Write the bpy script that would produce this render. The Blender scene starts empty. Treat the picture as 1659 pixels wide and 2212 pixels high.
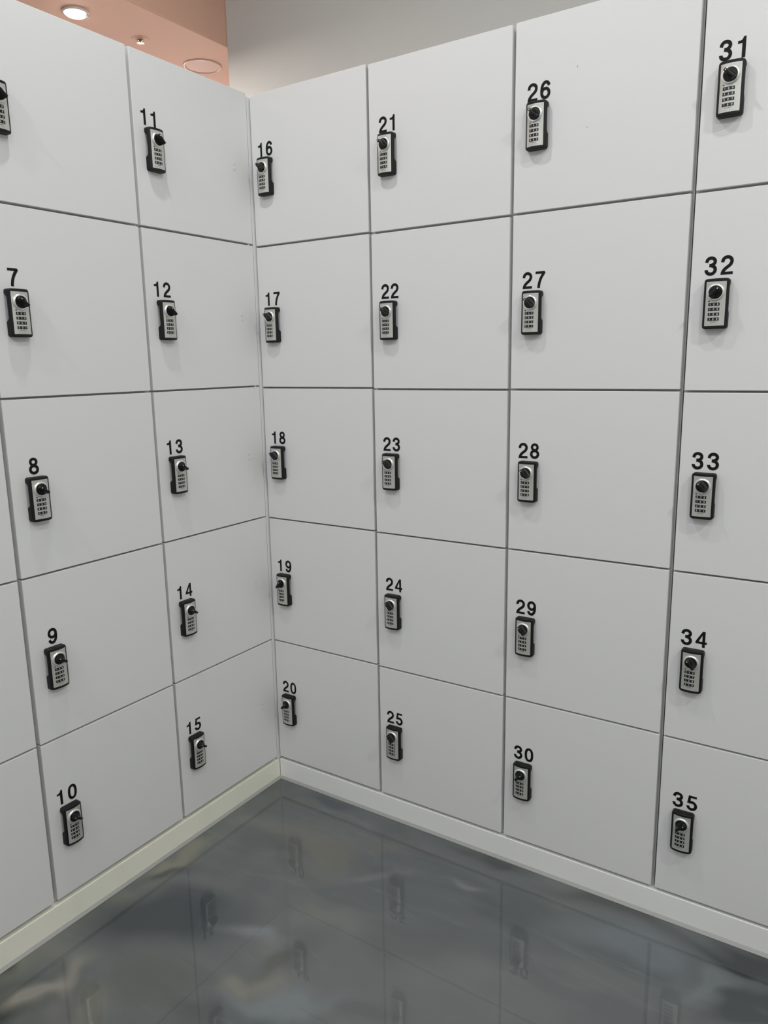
import bpy, bmesh, math
from mathutils import Vector, Matrix

SC = bpy.context.scene
COL = SC.collection
MM = 0.001

# ---------------------------------------------------------------- camera
cam_d = bpy.data.cameras.new('camera')
cam = bpy.data.objects.new('camera', cam_d)
COL.objects.link(cam)
cam.location = (1.55674764, -1.71370390, 1.34162105)
cam.rotation_euler = (1.37561239, 0.0166338, 0.57913495)
cam_d.sensor_fit = 'HORIZONTAL'
cam_d.sensor_width = 36.0
cam_d.lens = 1631.59 * 36.0 / 1659.0
cam_d.clip_start = 0.02
SC.camera = cam

# ---------------------------------------------------------------- world, exposure
SC.view_settings.view_transform = 'Standard'
SC.view_settings.look = 'None'
SC.view_settings.gamma = 1.0
SC.view_settings.use_curve_mapping = False
SC.view_settings.exposure = -0.66
w = bpy.data.worlds.new('world')
SC.world = w
w.use_nodes = True
w.node_tree.nodes['Background'].inputs[0].default_value = (0.9, 0.95, 1.0, 1)
w.node_tree.nodes['Background'].inputs[1].default_value = 0.0

# ceiling downlights of the locker room: (x, y, watts, colour)
ROOM_H = 2.98
ROOM_LAMPS = [
    (0.38, -0.71, 12.3, (0.965, 0.975, 0.98)),
    (1.60, -0.68, 9.6, (0.955, 0.97, 1.0)),
    (0.38, -2.15, 15.5, (0.955, 0.965, 1.0)),
    (1.60, -2.15, 14.0, (0.95, 0.965, 1.0)),
    (2.82, -0.95, 32.0, (0.99, 1.0, 0.94)),
    (2.82, -2.35, 24.0, (0.985, 1.0, 0.95)),
    (1.00, -3.40, 17.0, (0.95, 0.97, 1.0)),
]
PINK_H = 2.443
PINK_LAMPS = [(-0.687, -0.026, 15.0), (-1.9, 0.9, 16.0), (-1.9, -0.9, 16.0), (-1.2, 2.2, 16.0)]
LAMP_COL_PINK = (1.0, 0.93, 0.88)


# ---------------------------------------------------------------- materials
def mat(name, base, rough=0.5, metal=0.0, spec=0.5, coat=0.0, noise=None, bump=None, emit=None, coat_rough=0.05):
    m = bpy.data.materials.new(name)
    m.use_nodes = True
    nt = m.node_tree
    b = nt.nodes['Principled BSDF']
    b.inputs['Base Color'].default_value = (*base, 1)
    b.inputs['Roughness'].default_value = rough
    b.inputs['Metallic'].default_value = metal
    b.inputs['Specular IOR Level'].default_value = spec
    b.inputs['Coat Weight'].default_value = coat
    b.inputs['Coat Roughness'].default_value = coat_rough
    tc = None
    if noise or bump:
        tc = nt.nodes.new('ShaderNodeTexCoord')
    if noise:                       # (scale, amount)
        n = nt.nodes.new('ShaderNodeTexNoise')
        n.inputs['Scale'].default_value = noise[0]
        n.inputs['Detail'].default_value = 4
        nt.links.new(tc.outputs['Object'], n.inputs['Vector'])
        mx = nt.nodes.new('ShaderNodeMix')
        mx.data_type = 'RGBA'
        a = noise[1]
        mx.inputs[6].default_value = (*[c * (1 - a) for c in base], 1)
        mx.inputs[7].default_value = (*[min(1, c * (1 + a)) for c in base], 1)
        nt.links.new(n.outputs['Fac'], mx.inputs[0])
        nt.links.new(mx.outputs[2], b.inputs['Base Color'])
    if bump:                        # (scale, strength, distance)
        n = nt.nodes.new('ShaderNodeTexNoise')
        n.inputs['Scale'].default_value = bump[0]
        n.inputs['Detail'].default_value = 3
        nt.links.new(tc.outputs['Object'], n.inputs['Vector'])
        bp = nt.nodes.new('ShaderNodeBump')
        bp.inputs['Strength'].default_value = bump[1]
        bp.inputs['Distance'].default_value = bump[2]
        nt.links.new(n.outputs['Fac'], bp.inputs['Height'])
        nt.links.new(bp.outputs['Normal'], b.inputs['Normal'])
    if emit:
        b.inputs['Emission Color'].default_value = (*emit[0], 1)
        b.inputs['Emission Strength'].default_value = emit[1]
    return m


M = {}
M['door'] = mat('white_melamine_door', (0.80, 0.80, 0.795), 0.42, noise=(3.0, 0.006), bump=(900.0, 0.05, 0.0002))
M['carcass'] = mat('white_melamine_carcass', (0.74, 0.74, 0.73), 0.5, noise=(5.0, 0.01))
M['filler'] = mat('white_corner_filler', (0.80, 0.80, 0.80), 0.4, noise=(5.0, 0.01))
M['plinth'] = mat('white_plinth', (0.93, 0.93, 0.92), 0.4, noise=(6.0, 0.015))
M['plinth_l'] = mat('cream_plinth', (0.93, 0.925, 0.80), 0.4, noise=(6.0, 0.015))
M['bead'] = mat('grey_silicone', (0.36, 0.36, 0.34), 0.45, noise=(60.0, 0.06))
M['wall'] = mat('grey_plaster', (0.54, 0.54, 0.515), 0.85, noise=(2.2, 0.05), bump=(260.0, 0.15, 0.0006))
M['wallw'] = mat('pale_plaster', (0.66, 0.66, 0.65), 0.85, noise=(2.0, 0.02), bump=(160.0, 0.12, 0.0006))
M['pink'] = mat('salmon_plaster', (0.66, 0.40, 0.30), 0.7, noise=(1.8, 0.03), bump=(220.0, 0.1, 0.0004))
M['black'] = mat('black_plastic_housing', (0.006, 0.006, 0.0075), 0.5, spec=0.32, noise=(40.0, 0.1), bump=(2500.0, 0.06, 0.0001))
M['knob'] = mat('black_plastic_knob', (0.005, 0.005, 0.006), 0.36, spec=0.32, noise=(40.0, 0.1))
M['decal'] = mat('black_vinyl', (0.006, 0.006, 0.0065), 0.55, spec=0.22, noise=(30.0, 0.1))
M['plate'] = mat('satin_silver_plate', (0.62, 0.62, 0.58), 0.42, metal=0.55, noise=(30.0, 0.04))
M['ring'] = mat('satin_chrome_ring', (0.78, 0.78, 0.75), 0.36, metal=0.7, noise=(30.0, 0.03))
M['white'] = mat('white_print', (0.75, 0.75, 0.75), 0.5, noise=(50.0, 0.02))
M['etch'] = mat('grey_etching', (0.46, 0.46, 0.43), 0.5, noise=(50.0, 0.05))
M['scuff'] = mat('dark_scuff', (0.12, 0.12, 0.12), 0.6, noise=(50.0, 0.05))
M['gloss_black'] = mat('black_wheel', (0.006, 0.006, 0.006), 0.3, noise=(50.0, 0.1))
M['pad'] = mat('clear_bumper_pad', (0.74, 0.74, 0.735), 0.35, noise=(50.0, 0.02))
M['trim'] = mat('white_lamp_trim', (0.72, 0.66, 0.62), 0.4, noise=(30.0, 0.02))
M['rim'] = mat('speaker_rim', (0.78, 0.56, 0.48), 0.35, noise=(30.0, 0.02))
M['grille'] = mat('speaker_grille', (0.62, 0.40, 0.32), 0.6, noise=(900.0, 0.25))
M['brass'] = mat('sprinkler_metal', (0.62, 0.52, 0.40), 0.3, metal=0.9, noise=(60.0, 0.05))
M['bulb'] = mat('sprinkler_bulb', (0.16, 0.06, 0.03), 0.2, noise=(60.0, 0.05))
M['lens'] = mat('lamp_lens', (0.9, 0.9, 0.9), 0.4, emit=((1.0, 0.97, 0.95), 30.0), noise=(20.0, 0.01))
M['globe'] = mat('fill_globe_glow', (0.9, 0.85, 0.8), 0.4, emit=((1.0, 0.93, 0.88), 42.0), noise=(20.0, 0.01))  # glow of the added fill globes in the next room
M['lens_room'] = mat('room_lamp_lens', (0.9, 0.9, 0.9), 0.4, emit=((1.0, 0.98, 0.95), 12.0), noise=(20.0, 0.01))


def floor_material():
    m = bpy.data.materials.new('metallic_epoxy_floor')
    m.use_nodes = True
    nt = m.node_tree
    N, L = nt.nodes, nt.links
    b = N['Principled BSDF']
    tc = N.new('ShaderNodeTexCoord')

    def noise(scale, detail, dist, sx=1.0, sy=1.0, rot=0.0, rough=0.5, off=(0, 0, 0)):
        mp = N.new('ShaderNodeMapping')
        mp.inputs['Scale'].default_value = (sx, sy, 1)
        mp.inputs['Rotation'].default_value = (0, 0, rot)
        mp.inputs['Location'].default_value = off
        L.new(tc.outputs['Object'], mp.inputs['Vector'])
        n = N.new('ShaderNodeTexNoise')
        n.inputs['Scale'].default_value = scale
        n.inputs['Detail'].default_value = detail
        n.inputs['Distortion'].default_value = dist
        n.inputs['Roughness'].default_value = rough
        L.new(mp.outputs['Vector'], n.inputs['Vector'])
        return n

    def ramp(src, stops):
        r = N.new('ShaderNodeValToRGB')
        r.color_ramp.interpolation = 'EASE'
        e = r.color_ramp.elements
        while len(e) < len(stops):
            e.new(0.5)
        for el, (p, c) in zip(e, stops):
            el.position = p
            el.color = (*c, 1)
        L.new(src, r.inputs['Fac'])
        return r

    def mix(fac, a_, b_, mode='MIX'):
        mx = N.new('ShaderNodeMix'); mx.data_type = 'RGBA'; mx.blend_type = mode
        L.new(fac, mx.inputs[0])
        if isinstance(a_, tuple):
            mx.inputs[6].default_value = (*a_, 1)
        else:
            L.new(a_, mx.inputs[6])
        if isinstance(b_, tuple):
            mx.inputs[7].default_value = (*b_, 1)
        else:
            L.new(b_, mx.inputs[7])
        return mx.outputs[2]

    big = noise(2.3, 2.5, 1.0, 0.8, 1.6, 0.55, off=(0.35, 0.2, 0))
    col = ramp(big.outputs['Fac'], [(0.30, FL[0]), (0.47, FL[1]), (0.60, FL[2]), (0.74, FL[3])]).outputs['Color']
    streak = noise(6.5, 4.0, 1.4, 0.55, 2.6, 0.75, 0.6)
    col = mix(ramp(streak.outputs['Fac'], [(0.52, (0, 0, 0)), (0.78, (0.6, 0.6, 0.6))]).outputs['Color'], col, FL[4])
    # pigment clouds of the poured resin: (x, y, half length, half width, turn, colour, strength)
    warp = noise(3.0, 2.0, 0.8)
    sub = N.new('ShaderNodeVectorMath'); sub.operation = 'SUBTRACT'
    L.new(warp.outputs['Color'], sub.inputs[0]); sub.inputs[1].default_value = (0.5, 0.5, 0.5)
    mul = N.new('ShaderNodeVectorMath'); mul.operation = 'SCALE'; mul.inputs['Scale'].default_value = 0.30
    L.new(sub.outputs[0], mul.inputs[0])
    add = N.new('ShaderNodeVectorMath'); add.operation = 'ADD'
    L.new(tc.outputs['Object'], add.inputs[0]); L.new(mul.outputs[0], add.inputs[1])
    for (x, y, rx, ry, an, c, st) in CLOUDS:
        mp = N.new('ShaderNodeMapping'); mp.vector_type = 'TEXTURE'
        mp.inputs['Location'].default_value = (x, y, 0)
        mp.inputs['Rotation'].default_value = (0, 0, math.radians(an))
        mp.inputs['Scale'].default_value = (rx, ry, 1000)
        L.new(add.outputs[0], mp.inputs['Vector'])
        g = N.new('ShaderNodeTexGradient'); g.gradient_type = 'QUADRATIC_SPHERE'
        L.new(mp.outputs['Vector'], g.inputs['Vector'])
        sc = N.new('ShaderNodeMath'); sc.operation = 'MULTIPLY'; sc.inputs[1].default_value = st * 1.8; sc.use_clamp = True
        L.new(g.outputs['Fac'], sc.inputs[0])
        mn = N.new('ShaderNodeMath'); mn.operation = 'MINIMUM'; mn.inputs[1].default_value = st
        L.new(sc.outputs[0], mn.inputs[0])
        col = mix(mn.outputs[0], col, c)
    L.new(col, b.inputs['Base Color'])
    b.inputs['Metallic'].default_value = 0.1
    b.inputs['Roughness'].default_value = 0.5
    b.inputs['Specular IOR Level'].default_value = 0.3
    b.inputs['Coat Weight'].default_value = 1.0
    b.inputs['Coat Roughness'].default_value = 0.012
    b.inputs['Coat IOR'].default_value = 1.52
    wave = noise(5.0, 1.0, 0.4, 1.0, 1.5, 0.7)
    fine = noise(30.0, 2.0, 1.5, 1.0, 3.2, 1.0)
    ma = N.new('ShaderNodeMath'); ma.operation = 'MULTIPLY_ADD'
    L.new(fine.outputs['Fac'], ma.inputs[0]); ma.inputs[1].default_value = 0.012
    L.new(wave.outputs['Fac'], ma.inputs[2])
    bp = N.new('ShaderNodeBump')
    bp.inputs['Strength'].default_value = 0.15
    bp.inputs['Distance'].default_value = 0.0007
    L.new(ma.outputs[0], bp.inputs['Height'])
    L.new(bp.outputs['Normal'], b.inputs['Coat Normal'])
    return m


FL = [(0.075, 0.085, 0.088), (0.108, 0.118, 0.120), (0.128, 0.137, 0.137), (0.155, 0.158, 0.150), (0.150, 0.165, 0.170)]
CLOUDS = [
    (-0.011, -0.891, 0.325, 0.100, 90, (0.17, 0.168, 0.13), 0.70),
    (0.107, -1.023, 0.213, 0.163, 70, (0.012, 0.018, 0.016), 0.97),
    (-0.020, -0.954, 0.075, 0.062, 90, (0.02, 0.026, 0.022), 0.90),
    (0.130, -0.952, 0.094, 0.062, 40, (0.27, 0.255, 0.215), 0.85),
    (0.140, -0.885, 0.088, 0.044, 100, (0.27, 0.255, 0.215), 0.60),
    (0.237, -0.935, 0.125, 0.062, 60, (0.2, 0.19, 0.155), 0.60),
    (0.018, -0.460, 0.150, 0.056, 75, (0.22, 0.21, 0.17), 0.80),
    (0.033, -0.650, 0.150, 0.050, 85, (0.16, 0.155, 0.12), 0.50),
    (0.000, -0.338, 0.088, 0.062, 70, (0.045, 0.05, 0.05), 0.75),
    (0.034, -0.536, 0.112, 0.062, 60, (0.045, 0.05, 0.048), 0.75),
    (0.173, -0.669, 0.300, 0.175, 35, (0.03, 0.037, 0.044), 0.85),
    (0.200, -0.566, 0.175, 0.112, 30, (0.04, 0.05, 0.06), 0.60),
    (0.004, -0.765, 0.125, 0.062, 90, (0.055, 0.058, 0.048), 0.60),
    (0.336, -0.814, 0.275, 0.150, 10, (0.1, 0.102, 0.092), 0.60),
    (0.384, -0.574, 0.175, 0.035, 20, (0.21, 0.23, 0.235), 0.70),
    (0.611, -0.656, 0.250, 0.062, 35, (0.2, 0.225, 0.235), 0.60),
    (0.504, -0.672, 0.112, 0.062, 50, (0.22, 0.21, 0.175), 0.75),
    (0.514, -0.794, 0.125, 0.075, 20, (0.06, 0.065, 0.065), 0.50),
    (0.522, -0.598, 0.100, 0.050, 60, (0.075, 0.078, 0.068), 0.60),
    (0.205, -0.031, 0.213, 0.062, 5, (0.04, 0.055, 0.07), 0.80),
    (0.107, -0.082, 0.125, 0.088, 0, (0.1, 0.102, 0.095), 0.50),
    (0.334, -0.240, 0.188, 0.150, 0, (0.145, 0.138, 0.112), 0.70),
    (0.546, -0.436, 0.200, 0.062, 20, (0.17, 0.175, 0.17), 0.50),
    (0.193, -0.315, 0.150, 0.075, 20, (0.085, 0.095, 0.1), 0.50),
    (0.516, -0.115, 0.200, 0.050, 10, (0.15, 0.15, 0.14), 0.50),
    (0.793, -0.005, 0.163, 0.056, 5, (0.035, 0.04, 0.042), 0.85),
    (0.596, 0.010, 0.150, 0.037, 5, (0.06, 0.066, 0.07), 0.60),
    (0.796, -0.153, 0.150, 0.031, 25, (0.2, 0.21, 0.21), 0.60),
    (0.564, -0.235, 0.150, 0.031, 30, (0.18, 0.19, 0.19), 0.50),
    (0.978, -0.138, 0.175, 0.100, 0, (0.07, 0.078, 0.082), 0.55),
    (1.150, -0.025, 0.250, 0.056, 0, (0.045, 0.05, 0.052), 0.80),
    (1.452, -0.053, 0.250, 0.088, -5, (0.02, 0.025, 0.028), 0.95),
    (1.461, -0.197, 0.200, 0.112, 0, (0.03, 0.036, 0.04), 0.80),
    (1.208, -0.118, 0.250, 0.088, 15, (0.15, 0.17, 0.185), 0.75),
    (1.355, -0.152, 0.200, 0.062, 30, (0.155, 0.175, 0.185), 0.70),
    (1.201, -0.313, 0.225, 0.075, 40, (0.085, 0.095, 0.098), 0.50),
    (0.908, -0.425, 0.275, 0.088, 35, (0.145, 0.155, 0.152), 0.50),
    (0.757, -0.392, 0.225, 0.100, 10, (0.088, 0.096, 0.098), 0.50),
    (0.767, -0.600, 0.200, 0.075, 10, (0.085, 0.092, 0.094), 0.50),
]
M['floor'] = floor_material()


# ---------------------------------------------------------------- mesh helpers
def box(bm, x0, x1, y0, y1, z0, z1, mi=0):
    v = [bm.verts.new(p) for p in ((x0, y0, z0), (x1, y0, z0), (x1, y1, z0), (x0, y1, z0),
                                   (x0, y0, z1), (x1, y0, z1), (x1, y1, z1), (x0, y1, z1))]
    fs = []
    for q in ((3, 2, 1, 0), (4, 5, 6, 7), (0, 1, 5, 4), (1, 2, 6, 5), (2, 3, 7, 6), (3, 0, 4, 7)):
        f = bm.faces.new([v[i] for i in q])
        f.material_index = mi
        fs.append(f)
    return v, fs


def bevel_all(bm, off, seg=2):
    bmesh.ops.bevel(bm, geom=[e for e in bm.edges], offset=off, segments=seg, affect='EDGES', profile=0.5)


def finish(bm, name, mats, smooth=None, recalc=True):
    if recalc:
        bmesh.ops.recalc_face_normals(bm, faces=bm.faces)
    me = bpy.data.meshes.new(name)
    bm.to_mesh(me)
    bm.free()
    for m in (mats if isinstance(mats, (list, tuple)) else [mats]):
        me.materials.append(m)
    if smooth is not None:
        for p in me.polygons:
            p.use_smooth = True
        me.set_sharp_from_angle(angle=math.radians(smooth))
    return me


def obj(name, me, parent=None, loc=None, rot=None):
    o = bpy.data.objects.new(name, me)
    COL.objects.link(o)
    if parent is not None:
        o.parent = parent
    if loc is not None:
        o.location = loc
    if rot is not None:
        o.rotation_euler = rot
    return o


def thing(name, label, cat, loc=(0, 0, 0), rotz=0.0, group=None):
    o = bpy.data.objects.new(name, None)
    COL.objects.link(o)
    o.location = loc
    o.rotation_euler = (0, 0, rotz)
    o.empty_display_size = 0.05
    o['label'] = label
    o['category'] = cat
    if group:
        o['group'] = group
    return o


def struct(name, me, loc=None, label=None):
    o = obj(name, me, None, loc)
    o['kind'] = 'structure'
    if label:
        o['label'] = label
    return o


def boxmesh(name, x0, x1, y0, y1, z0, z1, m, bev=0.0):
    bm = bmesh.new()
    box(bm, x0, x1, y0, y1, z0, z1)
    if bev:
        bevel_all(bm, bev)
    return finish(bm, name, m)


def revolve(bm, prof, seg=40, mi=0, closed_start=False, closed_end=False):
    """prof: (radius, y) pairs turned about the y axis."""
    rings = []
    for r, y in prof:
        if r < 1e-7:
            rings.append([bm.verts.new((0, y, 0))])
        else:
            rings.append([bm.verts.new((r * math.cos(2 * math.pi * k / seg), y, r * math.sin(2 * math.pi * k / seg))) for k in range(seg)])
    for a, b_ in zip(rings, rings[1:]):
        for k in range(seg):
            k2 = (k + 1) % seg
            if len(a) == 1 and len(b_) == 1:
                continue
            if len(a) == 1:
                f = bm.faces.new((a[0], b_[k], b_[k2]))
            elif len(b_) == 1:
                f = bm.faces.new((a[k], a[k2], b_[0]))
            else:
                f = bm.faces.new((a[k], a[k2], b_[k2], b_[k]))
            f.material_index = mi


# ---------------------------------------------------------------- room shell
BACK_Y = 0.447        # grey wall behind the right-hand lockers
BACK_X0 = -0.495      # its free left end
floor_me = boxmesh('floor', -4.0, 3.9, -4.2, 3.6, -0.12, 0.0, M['floor'])
struct('floor', floor_me, label='glossy dark grey swirled epoxy floor')
struct('wall_back', boxmesh('wall_back', BACK_X0, 3.9, BACK_Y, BACK_Y + 0.16, 0, ROOM_H, M['wall'], 0.002), label='warm grey wall above the right-hand lockers')
struct('wall_front', boxmesh('wall_front', -4.0, 3.9, -4.36, -4.2, 0, ROOM_H, M['wallw']))
struct('wall_right', boxmesh('wall_right', 3.9, 4.06, -4.36, BACK_Y + 0.16, 0, ROOM_H, M['wallw']))
struct('wall_left', boxmesh('wall_left', -0.16, -0.001, -4.2, -1.2235, 0, PINK_H, M['wallw']))
struct('wall_far_left', boxmesh('wall_far_left', -4.16, -4.0, -4.36, 3.6, 0, PINK_H, M['pink']))
struct('wall_far_back', boxmesh('wall_far_back', -4.0, 1.6, 3.6, 3.76, 0, PINK_H, M['pink']))
struct('wall_far_right', boxmesh('wall_far_right', 1.6, 1.76, BACK_Y + 0.16, 3.76, 0, PINK_H, M['pink']))
struct('ceiling', boxmesh('ceiling', BACK_X0, 4.06, -4.36, BACK_Y + 0.16, ROOM_H, ROOM_H + 0.12, M['wallw']), label='pale ceiling over the locker room')
bm = bmesh.new()
prof = [(-4.16, PINK_H), (BACK_X0 - 0.006, PINK_H), (BACK_X0 - 0.003, PINK_H + 0.0008), (BACK_X0 - 0.001, PINK_H + 0.003), (BACK_X0 - 0.0005, PINK_H + 0.006),
        (BACK_X0 - 0.0005, ROOM_H), (BACK_X0 - 0.06, ROOM_H), (BACK_X0 - 0.06, PINK_H + 0.1), (-4.16, PINK_H + 0.1)]
ra = [bm.verts.new((x, -4.2, z)) for x, z in prof]
rb = [bm.verts.new((x, 3.76, z)) for x, z in prof]
for k in range(len(prof)):
    bm.faces.new((ra[k], ra[(k + 1) % 9], rb[(k + 1) % 9], rb[k]))
bm.faces.new(ra[::-1]); bm.faces.new(rb)
box(bm, BACK_X0, 1.76, BACK_Y + 0.161, 3.76, PINK_H, PINK_H + 0.10)
struct('ceiling_lower', finish(bm, 'ceiling_lower', M['pink']), label='salmon lower ceiling with its upright edge beyond the left lockers')

# plinths under the lockers, with a bead of sealant along the floor
PL_H = 0.0675


def bead(bm, pts, nrm, r=0.0065):
    rows = []
    for p in pts:
        p = Vector(p)
        ring = [p + Vector((0, 0, r * 1.1)), p + Vector(nrm) * r * 0.5 + Vector((0, 0, r * 0.55)), p + Vector(nrm) * r, p.copy()]
        rows.append([bm.verts.new(q) for q in ring])
    for a, b_ in zip(rows, rows[1:]):
        for k in range(4):
            bm.faces.new((a[k], a[(k + 1) % 4], b_[(k + 1) % 4], b_[k]))
    bm.faces.new(rows[0])
    bm.faces.new(rows[-1][::-1])


p = struct('baseboard_back', boxmesh('baseboard_back', 0.0005, 1.592, 0.0, 0.44, 0.0005, PL_H, M['plinth'], 0.0012), label='white plinth under the right-hand lockers')
bm = bmesh.new(); bead(bm, [(0.0, -0.0001, 0.0004), (1.592, -0.0001, 0.0004)], (0, -1, 0))
obj('sealant_bead', finish(bm, 'sealant_bead', M['bead'], 60), p)
p = struct('baseboard_left', boxmesh('baseboard_left', -0.44, 0.0, -1.2225, -0.0005, 0.0005, PL_H, M['plinth_l'], 0.0012), label='cream plinth under the left-hand lockers')
bm = bmesh.new(); bead(bm, [(0.0001, 0.0, 0.0004), (0.0001, -1.2225, 0.0004)], (1, 0, 0))
obj('sealant_bead', finish(bm, 'sealant_bead', M['bead'], 60), p)
struct('trim_1', boxmesh('trim_1', -0.0175, -0.0006, -0.0093, 0.30, PL_H + 0.001, 2.072, M['filler'], 0.0008), label='narrow white filler strip in the corner between the locker rows')

# ---------------------------------------------------------------- digits
GW, GT = 0.635, 0.174       # glyph width and stroke over cap height


def arc(cx, cy, rx, ry, a0, a1, n=14, e=2.0):
    out = []
    for k in range(n + 1):
        a = math.radians(a0 + (a1 - a0) * k / n)
        c, s = math.cos(a), math.sin(a)
        out.append((cx + rx * math.copysign(abs(c) ** (2 / e), c), cy + ry * math.copysign(abs(s) ** (2 / e), s)))
    return out


def glyph(ch):
    """-> list of ('r', points, width, closed) ribbons and ('p', polygon)."""
    t = GT
    if ch == '0':
        return [('r', arc(.3175, .5, .2335, .432, 0, 360, 40, 2.35)[:-1], t, True)]
    if ch == '1':
        return [('p', [(.215, 0), (.39, 0), (.39, 1.0), (.268, 1.0), (.248, .93), (.205, .865), (.13, .825), (0, .81), (0, .69), (.215, .69)])]
    if ch == '2':
        pts = [(.09, .655)] + arc(.322, .70, .23, .222, 172, -22, 18) + [(.50, .535), (.42, .455), (.325, .385), (.22, .295), (.145, .20), (.105, .10), (.10, .05)]
        return [('r', pts, t, False), ('p', [(.005, 0), (.63, 0), (.63, .148), (.10, .148), (.01, .04)])]
    if ch == '3':
        return [('r', [(.085, .69)] + arc(.315, .735, .212, .19, 176, -80, 16) + [(.24, .535)], t, False),
                ('r', [(.24, .535)] + arc(.318, .297, .232, .222, 82, -178, 18) + [(.086, .30)], t, False)]
    if ch == '4':
        return [('p', [(.375, 0), (.535, 0), (.535, 1), (.375, 1)]), ('p', [(0, .215), (.64, .215), (.64, .355), (0, .355)]),
                ('p', [(0, .355), (.175, .355), (.375, .76), (.40, 1.0), (.375, 1.0)])]
    if ch == '5':
        return [('p', [(.12, .855), (.58, .855), (.58, 1), (.12, 1)]), ('p', [(.105, 1), (.245, 1), (.215, .50), (.025, .465)]),
                ('r', [(.11, .50), (.16, .545)] + arc(.305, .325, .235, .245, 108, -172, 18), t, False)]
    if ch == '6':
        return [('r', arc(.325, .325, .228, .25, 0, 360, 30)[:-1], t, True),
                ('r', [(.555, .72)] + arc(.345, .715, .20, .208, 12, 118, 8) + [(.155, .79), (.11, .66), (.09, .50), (.097, .33)], t, False)]
    if ch == '7':
        return [('p', [(.02, .85), (.625, .85), (.625, 1), (.02, 1)]),
                ('r', [(.60, .97), (.545, .85), (.44, .70), (.345, .51), (.285, .32), (.25, .14), (.24, 0)], t, False)]
    if ch == '8':
        return [('r', arc(.3175, .745, .19, .183, 0, 360, 28)[:-1], t * .93, True), ('r', arc(.3175, .297, .233, .22, 0, 360, 30)[:-1], t, True)]
    if ch == '9':
        out = []
        for k, *a in glyph('6'):
            out.append((k, [(.635 - x, 1 - y) for x, y in a[0]], *a[1:]))
        return out
    if ch == 'S':
        return [('r', [(.52, .74)] + arc(.32, .74, .2, .19, 10, 265, 12) + [(.34, .5)] + arc(.32, .27, .22, .2, 80, -170, 12), .13, False)]
    if ch == 'I':
        return [('p', [(.1, 0), (.24, 0), (.24, 1), (.1, 1)])]
    if ch == 'L':
        return [('p', [(.05, 0), (.19, 0), (.19, 1), (.05, 1)]), ('p', [(.05, 0), (.55, 0), (.55, .13), (.05, .13)])]
    if ch == 'V':
        return [('r', [(.05, 1), (.31, 0.02), (.57, 1)], .14, False)]
    if ch == 'E':
        return [('p', [(.05, 0), (.19, 0), (.19, 1), (.05, 1)])] + [('p', [(.05, y), (.55, y), (.55, y + .13), (.05, y + .13)]) for y in (0, .435, .87)]
    if ch == 'R':
        return [('p', [(.05, 0), (.19, 0), (.19, 1), (.05, 1)]), ('r', [(.1, .935), (.33, .935)] + arc(.33, .70, .18, .235, 90, -90, 8) + [(.1, .465)], .13, False), ('r', [(.32, .45), (.52, 0)], .14, False)]
    return []


def glyph_bounds(ch):
    xs = []
    for k, pts, *r in glyph(ch):
        h = r[0] / 2 if k == 'r' and ch != '1' else 0
        if ch in '7':
            h = 0
        xs += [x - h for x, y in pts] + [x + h for x, y in pts]
    return max(0, min(xs)), min(.645, max(xs))


def put_glyph(bm, ch, fn, mi=0, thick=0.0003):
    """fn(x, y, d) maps glyph plane coordinates (cap height 1) + lift d to a local point."""
    for i, (k, pts, *r) in enumerate(glyph(ch)):
        lift = thick + 0.00002 * i
        if k == 'p':
            loops = [(pts, None)]
            top = [bm.verts.new(fn(x, y, lift)) for x, y in pts]
            bot = [bm.verts.new(fn(x, y, 0)) for x, y in pts]
            f = bm.faces.new(top); f.material_index = mi
            n = len(pts)
            for a in range(n):
                f = bm.faces.new((top[a], bot[a], bot[(a + 1) % n], top[(a + 1) % n])); f.material_index = mi
        else:
            wdt, closed = r
            n = len(pts)
            L_, R_ = [], []
            for a in range(n):
                pa = Vector(pts[a])
                if closed:
                    d0 = (pa - Vector(pts[a - 1])).normalized(); d1 = (Vector(pts[(a + 1) % n]) - pa).normalized()
                else:
                    d0 = (pa - Vector(pts[a - 1])).normalized() if a else None
                    d1 = (Vector(pts[a + 1]) - pa).normalized() if a < n - 1 else None
                    d0 = d0 or d1; d1 = d1 or d0
                d = (d0 + d1).normalized()
                s = 1 / max(0.75, d.dot(d0))
                nr = Vector((-d.y, d.x)) * wdt / 2 * s
                L_.append(pa + nr); R_.append(pa - nr)
            T = [(bm.verts.new(fn(a.x, a.y, lift)), bm.verts.new(fn(b_.x, b_.y, lift))) for a, b_ in zip(L_, R_)]
            B = [(bm.verts.new(fn(a.x, a.y, 0)), bm.verts.new(fn(b_.x, b_.y, 0))) for a, b_ in zip(L_, R_)]
            rng = range(n if closed else n - 1)
            for a in rng:
                b2 = (a + 1) % n
                for q in ((T[a][0], T[a][1], T[b2][1], T[b2][0]), (T[a][0], T[b2][0], B[b2][0], B[a][0]), (T[a][1], B[a][1], B[b2][1], T[b2][1])):
                    f = bm.faces.new(q); f.material_index = mi
            if not closed:
                for a in (0, n - 1):
                    f = bm.faces.new((T[a][0], B[a][0], B[a][1], T[a][1])); f.material_index = mi


NUM_H = 37.0 * MM


def number_mesh(txt, left, right, drop):
    """black vinyl number stuck on a door: left/right extents along the door, bottom 'drop' below its top edge"""
    bm = bmesh.new()
    y0 = -0.0001
    if len(txt) == 1:
        spans = [(txt, left * MM - glyph_bounds(txt)[0] * NUM_H)]
    else:
        b0, b1 = glyph_bounds(txt[0]), glyph_bounds(txt[1])
        spans = [(txt[0], left * MM - b0[0] * NUM_H), (txt[1], right * MM - b1[1] * NUM_H)]
    for ch, x0 in spans:
        put_glyph(bm, ch, lambda x, y, d, x0=x0: (x0 + x * NUM_H, y0 - d, -drop * MM + y * NUM_H))
    return finish(bm, 'number', M['decal'])


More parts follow.
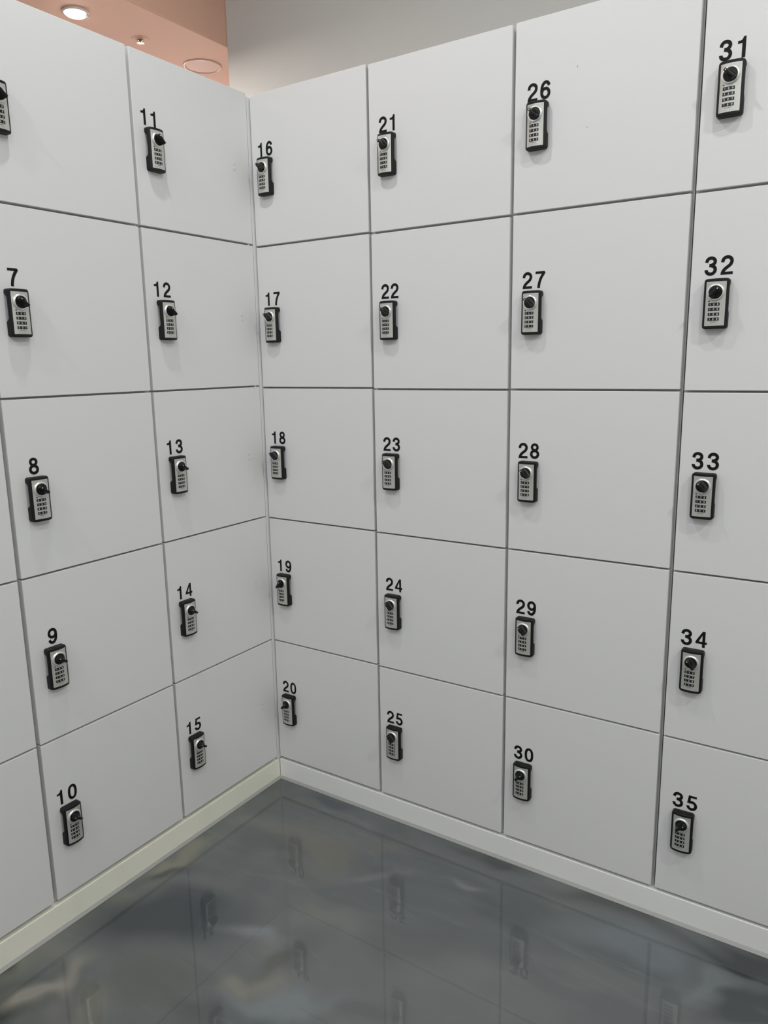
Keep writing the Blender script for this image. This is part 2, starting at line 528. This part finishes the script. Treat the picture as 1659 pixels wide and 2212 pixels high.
# ---------------------------------------------------------------- lock
LW, LH = 24.0, 99.0          # half width, height (mm)
DE, DM = 14.0, 19.5          # front depth at the sides and in the middle


def front_depth(u):
    return DE + (DM - DE) * (1 - (u / LW) ** 2)


def housing_mesh():
    bm = bmesh.new()
    ts = [0, 0.35, 0.9, 1.7, 2.8, 4.2, 5.5, 7.5, 10.5, 12.5, 14.5, 16.5, 30, 45, 58, 61, 63, 65, 67.5, 80, 93.5, 94.8, 96.2, 97.3, 98.1, 98.65, 99]
    NF = 12
    rows = []
    for t in ts:
        e = min(t, LH - t)
        rc = 5.5
        hw = LW - (rc - math.sqrt(max(0, rc * rc - (rc - min(e, rc)) ** 2)))
        # finger notch in both flanks
        if t <= 10.5 or t >= 67.5:
            k = 0.0
        elif t < 16.5:
            k = (t - 10.5) / 6.0
        elif t > 61:
            k = (67.5 - t) / 6.5
        else:
            k = 1.0
        k = k * k * (3 - 2 * k)
        inset = 11.0 * k
        dn = 2.5 + 6.2 * k
        fe = min(e, 1.8)
        drop = 1.8 - math.sqrt(max(0, 1.8 ** 2 - (1.8 - fe) ** 2))
        pts = [(-(hw - inset), 0), (-(hw - inset), dn - 0.8), (-hw, dn), (-hw, DE - 1.9 - drop * .5), (-hw + .55, DE - .55 - drop), (-hw + 1.9, front_depth(hw - 1.9) - drop)]
        for j in range(1, NF):
            u = (-1 + 2 * j / NF) * (hw - 1.9)
            pts.append((u, front_depth(u) - drop))
        pts += [(-x, y) for x, y in pts[5::-1]]
        z = (LH - t) * MM
        rows.append([bm.verts.new((x * MM, -y * MM, z)) for x, y in pts])
    n = len(rows[0])
    for a, b_ in zip(rows, rows[1:]):
        for j in range(n):
            bm.faces.new((a[j], a[(j + 1) % n], b_[(j + 1) % n], b_[j]))
    bm.faces.new(rows[0][::-1])
    bm.faces.new(rows[-1])
    return finish(bm, 'combination_lock', M['black'], 38)


def curved_patch(bm, u0, u1, z0, z1, lift, base, mi=0, n=10):
    """thin curved sheet hugging the housing front"""
    fr, bk = [], []
    for j in range(n + 1):
        u = u0 + (u1 - u0) * j / n
        d = front_depth(u)
        fr.append([bm.verts.new((u * MM, -(d + lift) * MM, z * MM)) for z in (z0, z1)])
        bk.append([bm.verts.new((u * MM, -(d + base) * MM, z * MM)) for z in (z0, z1)])
    for j in range(n):
        for q in ((fr[j][0], fr[j + 1][0], fr[j + 1][1], fr[j][1]), (fr[j][1], fr[j + 1][1], bk[j + 1][1], bk[j][1]), (fr[j][0], bk[j][0], bk[j + 1][0], fr[j + 1][0])):
            f = bm.faces.new(q); f.material_index = mi
    for j in (0, n):
        f = bm.faces.new((fr[j][0], fr[j][1], bk[j][1], bk[j][0])); f.material_index = mi


def ribbon_patch(bm, pts, wd, lift, mi):
    """thin etched line on the plate; pts in (u, z) mm"""
    n = len(pts)
    V = []
    for a in range(n):
        p0 = Vector(pts[max(0, a - 1)]); p1 = Vector(pts[min(n - 1, a + 1)])
        d = (p1 - p0).normalized(); nr = Vector((-d.y, d.x)) * wd / 2
        V.append([bm.verts.new((q.x * MM, -(front_depth(q.x) + lift) * MM, q.y * MM)) for q in (Vector(pts[a]) + nr, Vector(pts[a]) - nr)])
    for a in range(n - 1):
        f = bm.faces.new((V[a][0], V[a][1], V[a + 1][1], V[a + 1][0])); f.material_index = mi


RING_Z = LH - 27.5


def plate_mesh():
    bm = bmesh.new()
    curved_patch(bm, -18.9, 18.9, LH - 93.0, LH - 6.2, 0.45, -0.3, 0, 14)
    # keyhole mark low left of the dial
    ks = arc(-11.8, LH - 44.2, 2.1, 1.1, 0, 360, 14)[:-1]
    f = bm.faces.new([bm.verts.new((x * MM, -(front_depth(x) + 0.55) * MM, z * MM)) for x, z in ks]); f.material_index = 1
    # thin arcs above and below the wheels
    ribbon_patch(bm, arc(-1.5, LH - 40.5, 8.5, 5.6, 232, 308, 8), 0.45, 0.55, 2)
    ribbon_patch(bm, arc(-2.0, LH - 82.2, 8.4, 3.6, 222, 318, 10), 0.7, 0.55, 1)
    # arrow arc round the upper right of the dial and the two small padlock marks
    ribbon_patch(bm, arc(-0.0, RING_Z, 18.2, 18.6, 38, 84, 12), 0.4, 0.55, 2)
    for cx in (-15.2, 15.0):
        ribbon_patch(bm, [(cx - 1.3, LH - 12.0), (cx + 1.3, LH - 12.0), (cx + 1.3, LH - 10.3), (cx - 1.3, LH - 10.3), (cx - 1.3, LH - 12.0)], 0.35, 0.56, 2)
        ribbon_patch(bm, arc(cx + (0 if cx < 0 else .8), LH - 10.3, .8, 1.4, 180, 0, 6), 0.3, 0.56, 2)
    # faint lettering
    x = -9.0
    for ch in 'SILVER':
        wch = 1.3 if ch == 'I' else 2.9
        put_glyph(bm, ch, lambda gx, gy, d, x=x: ((x + gx * 3.0) * MM, -(front_depth(x + gx * 3.0) + 0.5) * MM - d, (LH - 90.3 + gy * 2.9) * MM), 2, 0.00004)
        x += wch
    return finish(bm, 'faceplate', [M['plate'], M['black'], M['etch']])


def ring_mesh():
    bm = bmesh.new()
    revolve(bm, [(17.5 * MM, -14.5 * MM), (17.4 * MM, -19.0 * MM), (17.0 * MM, -20.4 * MM), (16.2 * MM, -21.5 * MM), (15.2 * MM, -22.3 * MM), (14.2 * MM, -22.7 * MM), (13.3 * MM, -22.6 * MM), (12.7 * MM, -22.0 * MM), (12.5 * MM, -21.0 * MM), (12.5 * MM, -18.8 * MM), (0, -18.8 * MM)], 48)
    return finish(bm, 'dial_ring', M['ring'], 40)


def knob_mesh():
    bm = bmesh.new()
    revolve(bm, [(12.3 * MM, -18.85 * MM), (12.3 * MM, -21.6 * MM), (11.9 * MM, -22.2 * MM), (11.1 * MM, -22.4 * MM), (0, -22.4 * MM)], 40)
    # grip: a fin across the disc with hollowed flanks
    prof = [(22.2, 8.2, 9.0), (23.2, 6.4, 11.0), (24.6, 4.9, 12.0), (27.0, 3.7, 12.3), (30.5, 3.0, 12.5), (34.5, 2.8, 12.6), (36.3, 2.7, 12.2), (36.8, 2.2, 11.7)]
    rows = []
    for d, hw, hl in prof:
        ring = [(-hl, -hw * .82), (-hl * .93, -hw), (hl * .93, -hw), (hl, -hw * .82), (hl, hw * .82), (hl * .93, hw), (-hl * .93, hw), (-hl, hw * .82)]
        rows.append([bm.verts.new((a * MM, -d * MM, b_ * MM)) for a, b_ in ring])
    for a, b_ in zip(rows, rows[1:]):
        for j in range(8):
            bm.faces.new((a[j], a[(j + 1) % 8], b_[(j + 1) % 8], b_[j]))
    bm.faces.new(rows[-1])
    f = bm.faces.new([bm.verts.new(((9.0 + 1.25 * math.cos(k * math.pi / 6)) * MM, -36.95 * MM, 1.25 * math.sin(k * math.pi / 6) * MM)) for k in range(12)])
    f.material_index = 1
    return finish(bm, 'knob', [M['knob'], M['white']], 40)


WHEEL_CACHE = {}


def wheel_mesh(txt):
    if txt in WHEEL_CACHE:
        return WHEEL_CACHE[txt]
    bm = bmesh.new()
    curved_patch(bm, -12.8, 8.8, -3.0, 3.0, 0.7, 0.2, 0, 10)
    for k in (0, 1, 2):
        cx = -9.3 + 7.2 * k
        cap = 3.7
        b0, b1 = glyph_bounds(txt[k])
        x0 = cx - (b0 + b1) / 2 * cap
        put_glyph(bm, txt[k], lambda gx, gy, d, x0=x0: ((x0 + gx * cap) * MM, -(front_depth(x0 + gx * cap) + 0.72) * MM - d, (-cap / 2 + gy * cap) * MM), 1, 0.00005)
    WHEEL_CACHE[txt] = finish(bm, 'number_wheel', [M['gloss_black'], M['white']])
    return WHEEL_CACHE[txt]


HOUSING, PLATE, RING, KNOB = housing_mesh(), plate_mesh(), ring_mesh(), knob_mesh()


def pad_mesh():
    bm = bmesh.new()
    revolve(bm, [(4.2 * MM, 0), (4.1 * MM, -0.35 * MM), (3.5 * MM, -0.5 * MM), (0, -0.55 * MM)], 20)
    return finish(bm, 'bumper_pad', M['pad'], 50)


PAD = pad_mesh()


def scuff_mesh(dz):
    bm = bmesh.new()
    pts = [(0, 0), (0.0005, 0.0018), (0.0012, 0.0042), (0.0004, 0.0046), (-0.0006, 0.0020)]
    bm.faces.new([bm.verts.new((x, 0, z * dz)) for x, z in pts])
    ext = bmesh.ops.extrude_face_region(bm, geom=bm.faces[:])
    for v in [g for g in ext['geom'] if isinstance(g, bmesh.types.BMVert)]:
        v.co.y -= 0.0001
    return finish(bm, 'scuff_mark', M['scuff'])


# ---------------------------------------------------------------- lockers
DOOR_T = 18 * MM
DEPTH = 0.440
ZT = [2.075, 1.6713, 1.2721, 0.8759, 0.4772]      # door tops
ZB = [1.6769, 1.2770, 0.8805, 0.4821, 0.0780]     # door bottoms
# column -> wall, first edge, second edge (metres from the corner), height offset
COLS = {
    0: ('L', 1.2140, 0.8200, 0.0061), 1: ('L', 0.8098, 0.4156, 0.0049), 2: ('L', 0.4067, 0.0117, 0.0048),
    3: ('R', 0.0030, 0.3947, 0.0), 4: ('R', 0.4028, 0.7918, -0.0026), 5: ('R', 0.8003, 1.1900, -0.0019), 6: ('R', 1.1994, 1.5890, -0.0038),
}
# left, right extent and bottom of every number, measured along its door (mm)
NUMS = {7: (44.1, 69, 163.8), 8: (44.7, 68, 164.9), 9: (46.5, 70, 164.2), 10: (25.4, 78.0, 165.0), 11: (22.9, 67.5, 164.1), 12: (25.2, 77.8, 161.8),
        13: (29.5, 82.5, 162.9), 14: (29.2, 82.0, 164.0), 15: (28.0, 80.4, 164.1), 16: (23.6, 75.8, 163.6), 17: (27.1, 79.6, 162.4), 18: (27.2, 79.0, 163.6),
        19: (28.2, 81.3, 163.0), 20: (26.0, 80.1, 165.2), 21: (29.7, 76.6, 164.7), 22: (29.0, 81.7, 163.7), 23: (27.1, 80.4, 162.9), 24: (28.0, 81.8, 161.2),
        25: (24.3, 77.7, 165.6), 26: (30.0, 83.3, 167.3), 27: (26.3, 80.1, 164.5), 28: (23.8, 77.0, 162.0), 29: (24.9, 77.9, 162.0), 30: (26.0, 79.8, 163.4),
        31: (27.6, 74.9, 166.2), 32: (25.8, 80.0, 162.2), 33: (24.5, 79.0, 162.6), 34: (24.9, 79.8, 164.5), 35: (28.9, 83.4, 166.8)}
ANG = {30: 48, 32: 48, 35: 46, 19: 55, 20: 48, 33: 130, 34: 128, 28: 130, 29: 130, 24: 130, 25: 128, 31: 138, 6: 142, 7: 140, 11: 136, 12: 137, 8: 142, 9: 145, 10: 148, 13: 146, 14: 146, 15: 148}
CODE = {6: '109 109 109 321', 7: '654 210 987 321', 8: '432 109 987 432', 9: '109 109 109 109', 10: '432 432 432 109', 11: '432 210 543 321', 12: '321 987 432 321',
        13: '109 109 109 109', 14: '109 109 109 109', 15: '109 109 109 109', 16: '109 109 109 109', 17: '109 543 432 654', 18: '109 109 109 109', 19: '109 543 210 321',
        20: '109 109 109 109', 21: '321 109 210 109', 22: '654 098 987 321', 23: '109 109 109 109', 24: '543 654 109 987', 25: '109 109 109 109', 26: '109 765 432 987',
        27: '543 432 321 321', 28: '109 987 321 876', 29: '876 109 109 321', 30: '109 109 109 109', 31: '109 432 321 109', 32: '109 109 109 109', 33: '876 109 432 321',
        34: '543 321 109 210', 35: '109 109 109 109'}
ROWN = ['top row', 'second row from the top', 'middle row', 'fourth row from the top', 'bottom row']
COLN = {1: 'second column left of the corner', 2: 'left wall, column beside the corner', 3: 'right wall, column beside the corner',
        4: 'second column right of the corner', 5: 'third column right of the corner', 6: 'rightmost column'}
# how far each lock sits off the common spot (mm along the door, mm down)
SHIFT = {17: (1.0, -1.2), 22: (0, .6), 27: (-.4, .9), 28: (-2.4, -1.3), 32: (-.4, .6), 24: (0, .3), 30: (-.6, .4), 12: (.4, .3), 8: (2.3, 0), 10: (-1.0, 1.8),
         26: (2.3, 2.8), 13: (2.2, -1.0), 9: (2.4, .3), 7: (1.0, 0), 11: (0, .3), 21: (2.0, .9), 31: (.8, 2.0), 6: (0, 0)}


def carcass_mesh(w_, h, side=18 * MM, tb=9 * MM):
    """open-fronted box: local x 0..w_, y 0..depth, z 0..h"""
    bm = bmesh.new()
    D = DEPTH - DOOR_T - 1.5 * MM
    e = 0.00005
    box(bm, 0, side, 0, D, 0, h)
    box(bm, w_ - side, w_, 0, D, 0, h)
    box(bm, side + e, w_ - side - e, 0, D - 0.006, 0, tb)
    box(bm, side + e, w_ - side - e, 0, D - 0.006, h - tb, h)
    box(bm, side + e, w_ - side - e, D - 0.006 + e, D, 0, h)
    return finish(bm, 'body', M['carcass'])


def door_mesh(w_, h):
    bm = bmesh.new()
    box(bm, 0, w_, 0, DOOR_T, 0, h)
    bevel_all(bm, 0.9 * MM, 2)
    return finish(bm, 'door', M['door'])


def make_locker(num):
    c, r = (num - 1) // 5, (num - 1) % 5
    wall, s0, s1, off = COLS[c]
    wd = abs(s1 - s0)
    zt, zb = ZT[r] + off, ZB[r] + off
    if r == 4:
        zb = ZB[4] + off * 0.4
    h = zt - zb
    if wall == 'L':
        loc, rz = (0.0, -s0, zb), math.radians(90)
    else:
        loc, rz = (s0, 0.0, zb), 0.0
    if c == 0:
        label = ['white locker left of locker 6, top of the leftmost column', 'white locker left of locker 7, second row of the leftmost column',
                 'white locker cut by the left photo edge, left of locker 8', 'white locker cut by the left photo edge, left of locker 9',
                 'white locker cut by the left photo edge, left of locker 10'][r]
    elif num == 6:
        label = 'white locker above locker 7 with its lock half cut by the left photo edge'
    else:
        label = 'white locker numbered %d, %s, %s' % (num, COLN[c], ROWN[r])
    root = thing('locker', label, 'locker', loc, rz, 'numbered white lockers')
    # body: fills to the middle of the gaps between doors
    gl = 4.0 * MM if c not in (3,) else 1.2 * MM
    gr = 4.0 * MM if c != 2 else 0.4 * MM
    g0 = {0: 4.3, 1: 4.3, 2: 3.6, 3: 1.0, 4: 3.3, 5: 3.5, 6: 4.0}[c] * MM - 0.0
    z0 = (ZB[r] + ZT[r + 1]) / 2 + off - zb if r < 4 else (PL_H + 0.0008 - zb)
    z1 = (ZB[r - 1] + ZT[r]) / 2 + off - zb if r > 0 else h - 6 * MM
    if c == 6:
        g0 = 3.9 * MM
    if c == 5:
        gr = 3.3 * MM
    bw = wd + g0 + gr
    body = obj('body', carcass_mesh(bw, z1 - z0 - 0.3 * MM), root, (-g0, DOOR_T + 1.5 * MM, z0 + 0.15 * MM))
    door = obj('door', door_mesh(wd, h), root, (0, 0, 0))
    # number
    txt = str(num)
    if num in NUMS:
        l_, r_, b_ = NUMS[num]
    else:
        l_, r_, b_ = 44.5, 68.5, 164.2
    obj('number', number_mesh(txt, l_, r_, b_), door, (0, 0, h))
    # lock
    if num in SHIFT:
        du, dv = SHIFT[num]
    elif num in NUMS:
        du, dv = 0.6 * ((l_ + r_) / 2 - 53.7), 0.8 * (b_ - 163.8)
    else:
        du, dv = 0, 0
    lz = h - (169.5 + LH + dv) * MM
    lock = obj('combination_lock', HOUSING, root, ((54 + du) * MM, -0.0002, lz))
    obj('faceplate', PLATE, lock)
    obj('dial_ring', RING, lock, (-0.4 * MM, 0, RING_Z * MM))
    obj('knob', KNOB, lock, (-0.4 * MM, 0, RING_Z * MM), (0, -math.radians(ANG.get(num, 136)), 0))
    for k, t in enumerate(CODE.get(num, '109 109 109 109').split()):
        obj('number_wheel', wheel_mesh(t), lock, (0, 0, (LH - 50.8 - 9.75 * k) * MM))
    if c == 2:
        for dz in (193.5, 207.5):
            obj('bumper_pad', PAD, door, (wd - 59.5 * MM, -0.0001, h - dz * MM))
    if num == 26:
        obj('scuff_mark', scuff_mesh(1.0), door, (0.1425, -0.0001, h - 0.1195))
        obj('scuff_mark', scuff_mesh(0.6), door, (0.168, -0.0001, h - 0.243))
    return root


for n_ in range(1, 36):
    make_locker(n_)


# ---------------------------------------------------------------- lamps and ceiling fittings
def downlight_meshes(r):
    """local z = 0 is the ceiling; the fitting hangs a few mm below"""
    def turned(prof, name, m):
        bm = bmesh.new()
        revolve(bm, prof, 40)
        bmesh.ops.rotate(bm, verts=bm.verts, cent=(0, 0, 0), matrix=Matrix.Rotation(math.radians(-90), 3, 'X'))
        return finish(bm, name, m, 40)
    # after rotation y -> -z
    trim = turned([(r * .80, 0.0002), (r, 0.0002), (r, 0.003), (r * .93, 0.006), (r * .84, 0.0065), (r * .80, 0.004), (r * .80, 0.0002)], 'trim_ring', M['trim'])
    return trim, turned


def downlight(x, y, z, r, watts, colr, label, group, lens_mat, prominent=False):
    t = thing('downlight', label, 'downlight', (x, y, z), 0, group)
    trim, turned = downlight_meshes(r)
    obj('trim_ring', trim, t)
    if prominent:
        obj('lens', turned([(0, 0.016), (r * .45, 0.015), (r * .70, 0.011), (r * .78, 0.0045), (r * .78, 0.001)], 'lens', lens_mat), t)
        bm = bmesh.new()
        box(bm, -0.004, 0.004, -0.010, 0.010, -0.016, -0.006)
        bevel_all(bm, 0.0015)
        obj('tilt_clip', finish(bm, 'tilt_clip', M['trim']), t, (r * .84 * math.cos(0.63), r * .84 * math.sin(0.63), 0), (0, 0, 0.63))
    else:
        obj('lens', turned([(0, 0.0045), (r * .78, 0.0035), (r * .79, 0.001)], 'lens', lens_mat), t)
    ld = bpy.data.lights.new('bulb', 'AREA')
    ld.shape = 'DISK'
    ld.size = r * 1.5
    ld.energy = watts
    ld.color = colr
    lo = bpy.data.objects.new('bulb', ld)
    COL.objects.link(lo)
    lo.parent = t
    lo.location = (0, 0, -0.020)
    return t


LAB = ['round ceiling downlight nearest the corner', 'round ceiling downlight over the right-hand lockers', 'round ceiling downlight in the middle of the room by the left wall',
       'round ceiling downlight behind the viewer', 'round ceiling downlight by the right wall near the lockers', 'round ceiling downlight by the right wall behind the viewer',
       'round ceiling downlight farthest behind the viewer']
for (x, y, wt, cc), lb in zip(ROOM_LAMPS, LAB):
    downlight(x, y, ROOM_H, 0.055, wt, cc, lb, 'downlights over the locker room', M['lens_room'])
PLAB = ['glaring round downlight in the salmon ceiling, nearest the lockers', 'round downlight in the salmon ceiling deep in the next room',
        'round downlight in the salmon ceiling toward the front', 'round downlight in the salmon ceiling by the far wall']
for (x, y, wt), lb in zip(PINK_LAMPS, PLAB):
    downlight(x, y, PINK_H, 0.041, wt, LAMP_COL_PINK, lb, 'downlights in the salmon ceiling', M['lens'], True)


FILL_GLOBES = [(-1.20, 1.02), (-1.95, 0.75), (-2.6, 1.9)]  # spots of the added globes that light the salmon ceiling from out of view


def turn_down(prof, name, m, seg=40, smooth=40):
    bm = bmesh.new()
    revolve(bm, prof, seg)
    bmesh.ops.rotate(bm, verts=bm.verts, cent=(0, 0, 0), matrix=Matrix.Rotation(math.radians(-90), 3, 'X'))
    return finish(bm, name, m, smooth)


# ceiling loudspeaker
t = thing('ceiling_speaker', 'round flush speaker with a grille in the salmon ceiling', 'speaker', (-0.694, 0.519, PINK_H))
obj('rim', turn_down([(0.062, 0.0002), (0.0715, 0.0002), (0.0715, 0.002), (0.069, 0.0045), (0.065, 0.005), (0.062, 0.003), (0.062, 0.0002)], 'rim', M['rim'], 56), t)
obj('grille', turn_down([(0, 0.0032), (0.045, 0.0030), (0.0615, 0.0018), (0.0615, 0.0004)], 'grille', M['grille'], 56), t)

# sprinkler head
t = thing('fire_sprinkler', 'small sprinkler head in a round plate on the salmon ceiling', 'sprinkler', (-0.689, 0.228, PINK_H))
t.scale = (1.05, 1.05, 0.5)
obj('escutcheon', turn_down([(0.010, 0.0002), (0.029, 0.0002), (0.0285, 0.0018), (0.020, 0.0045), (0.012, 0.0075), (0.010, 0.0075)], 'escutcheon', M['pink']), t)
obj('body', turn_down([(0, 0.001), (0.0085, 0.001), (0.0085, 0.010), (0.006, 0.012), (0, 0.012)], 'body', M['brass'], 24), t)
obj('bulb', turn_down([(0, 0.012), (0.0022, 0.013), (0.0028, 0.018), (0.0022, 0.023), (0, 0.024)], 'bulb', M['bulb'], 16), t)
bm = bmesh.new()
for s in (-1, 1):
    box(bm, s * 0.0072 - 0.001, s * 0.0072 + 0.001, -0.0015, 0.0015, -0.0245, -0.0115)
obj('frame_arms', finish(bm, 'frame_arms', M['brass']), t)
bm = bmesh.new()
for k in range(12):
    a0, a1, a2 = (k - .30) * math.pi / 6, k * math.pi / 6, (k + .30) * math.pi / 6
    top = [bm.verts.new((rr * math.cos(a), rr * math.sin(a), zz)) for rr, a, zz in ((0.004, a0, -.0245), (0.012, a0, -.0255), (0.012, a2, -.0255), (0.004, a2, -.0245))]
    low = [bm.verts.new((v.co.x, v.co.y, v.co.z - 0.0009)) for v in top]
    bm.faces.new(top); bm.faces.new(low[::-1])
    for j in range(4):
        bm.faces.new((top[j], low[j], low[(j + 1) % 4], top[(j + 1) % 4]))
revolve_bm = bm
vs = [bm.verts.new((0.005 * math.cos(k * math.pi / 8), 0.005 * math.sin(k * math.pi / 8), -0.0243)) for k in range(16)]
ws = [bm.verts.new((v.co.x, v.co.y, -0.0262)) for v in vs]
bm.faces.new(vs); bm.faces.new(ws[::-1])
for k in range(16):
    bm.faces.new((vs[k], ws[k], ws[(k + 1) % 16], vs[(k + 1) % 16]))
obj('deflector', finish(bm, 'deflector', M['brass']), t)

# unseen fill globes added to brighten the salmon ceiling, hidden by the left lockers
for (px_, py_), lb in zip(FILL_GLOBES, ['added unseen fill globe nearest the grey wall end', 'added unseen fill globe in the middle of the salmon room',
                                     'added unseen fill globe deep in the salmon room']):
    t = thing('added_fill_globe', lb, 'lamp', (px_, py_, PINK_H), 0, 'unseen fill globes added in the salmon room')
    obj('canopy', turn_down([(0, 0.0002), (0.05, 0.0002), (0.05, 0.012), (0.012, 0.022), (0, 0.022)], 'canopy', M['brass'], 24), t)
    obj('cord', turn_down([(0.003, 0.02), (0.003, 0.53)], 'cord', M['black'], 8), t)
    obj('globe', turn_down([(0, 0.52)] + [(0.13 * math.sin(math.radians(a)), 0.65 - 0.13 * math.cos(math.radians(a))) for a in range(12, 180, 12)] + [(0, 0.78)], 'globe', M['globe'], 32), t)
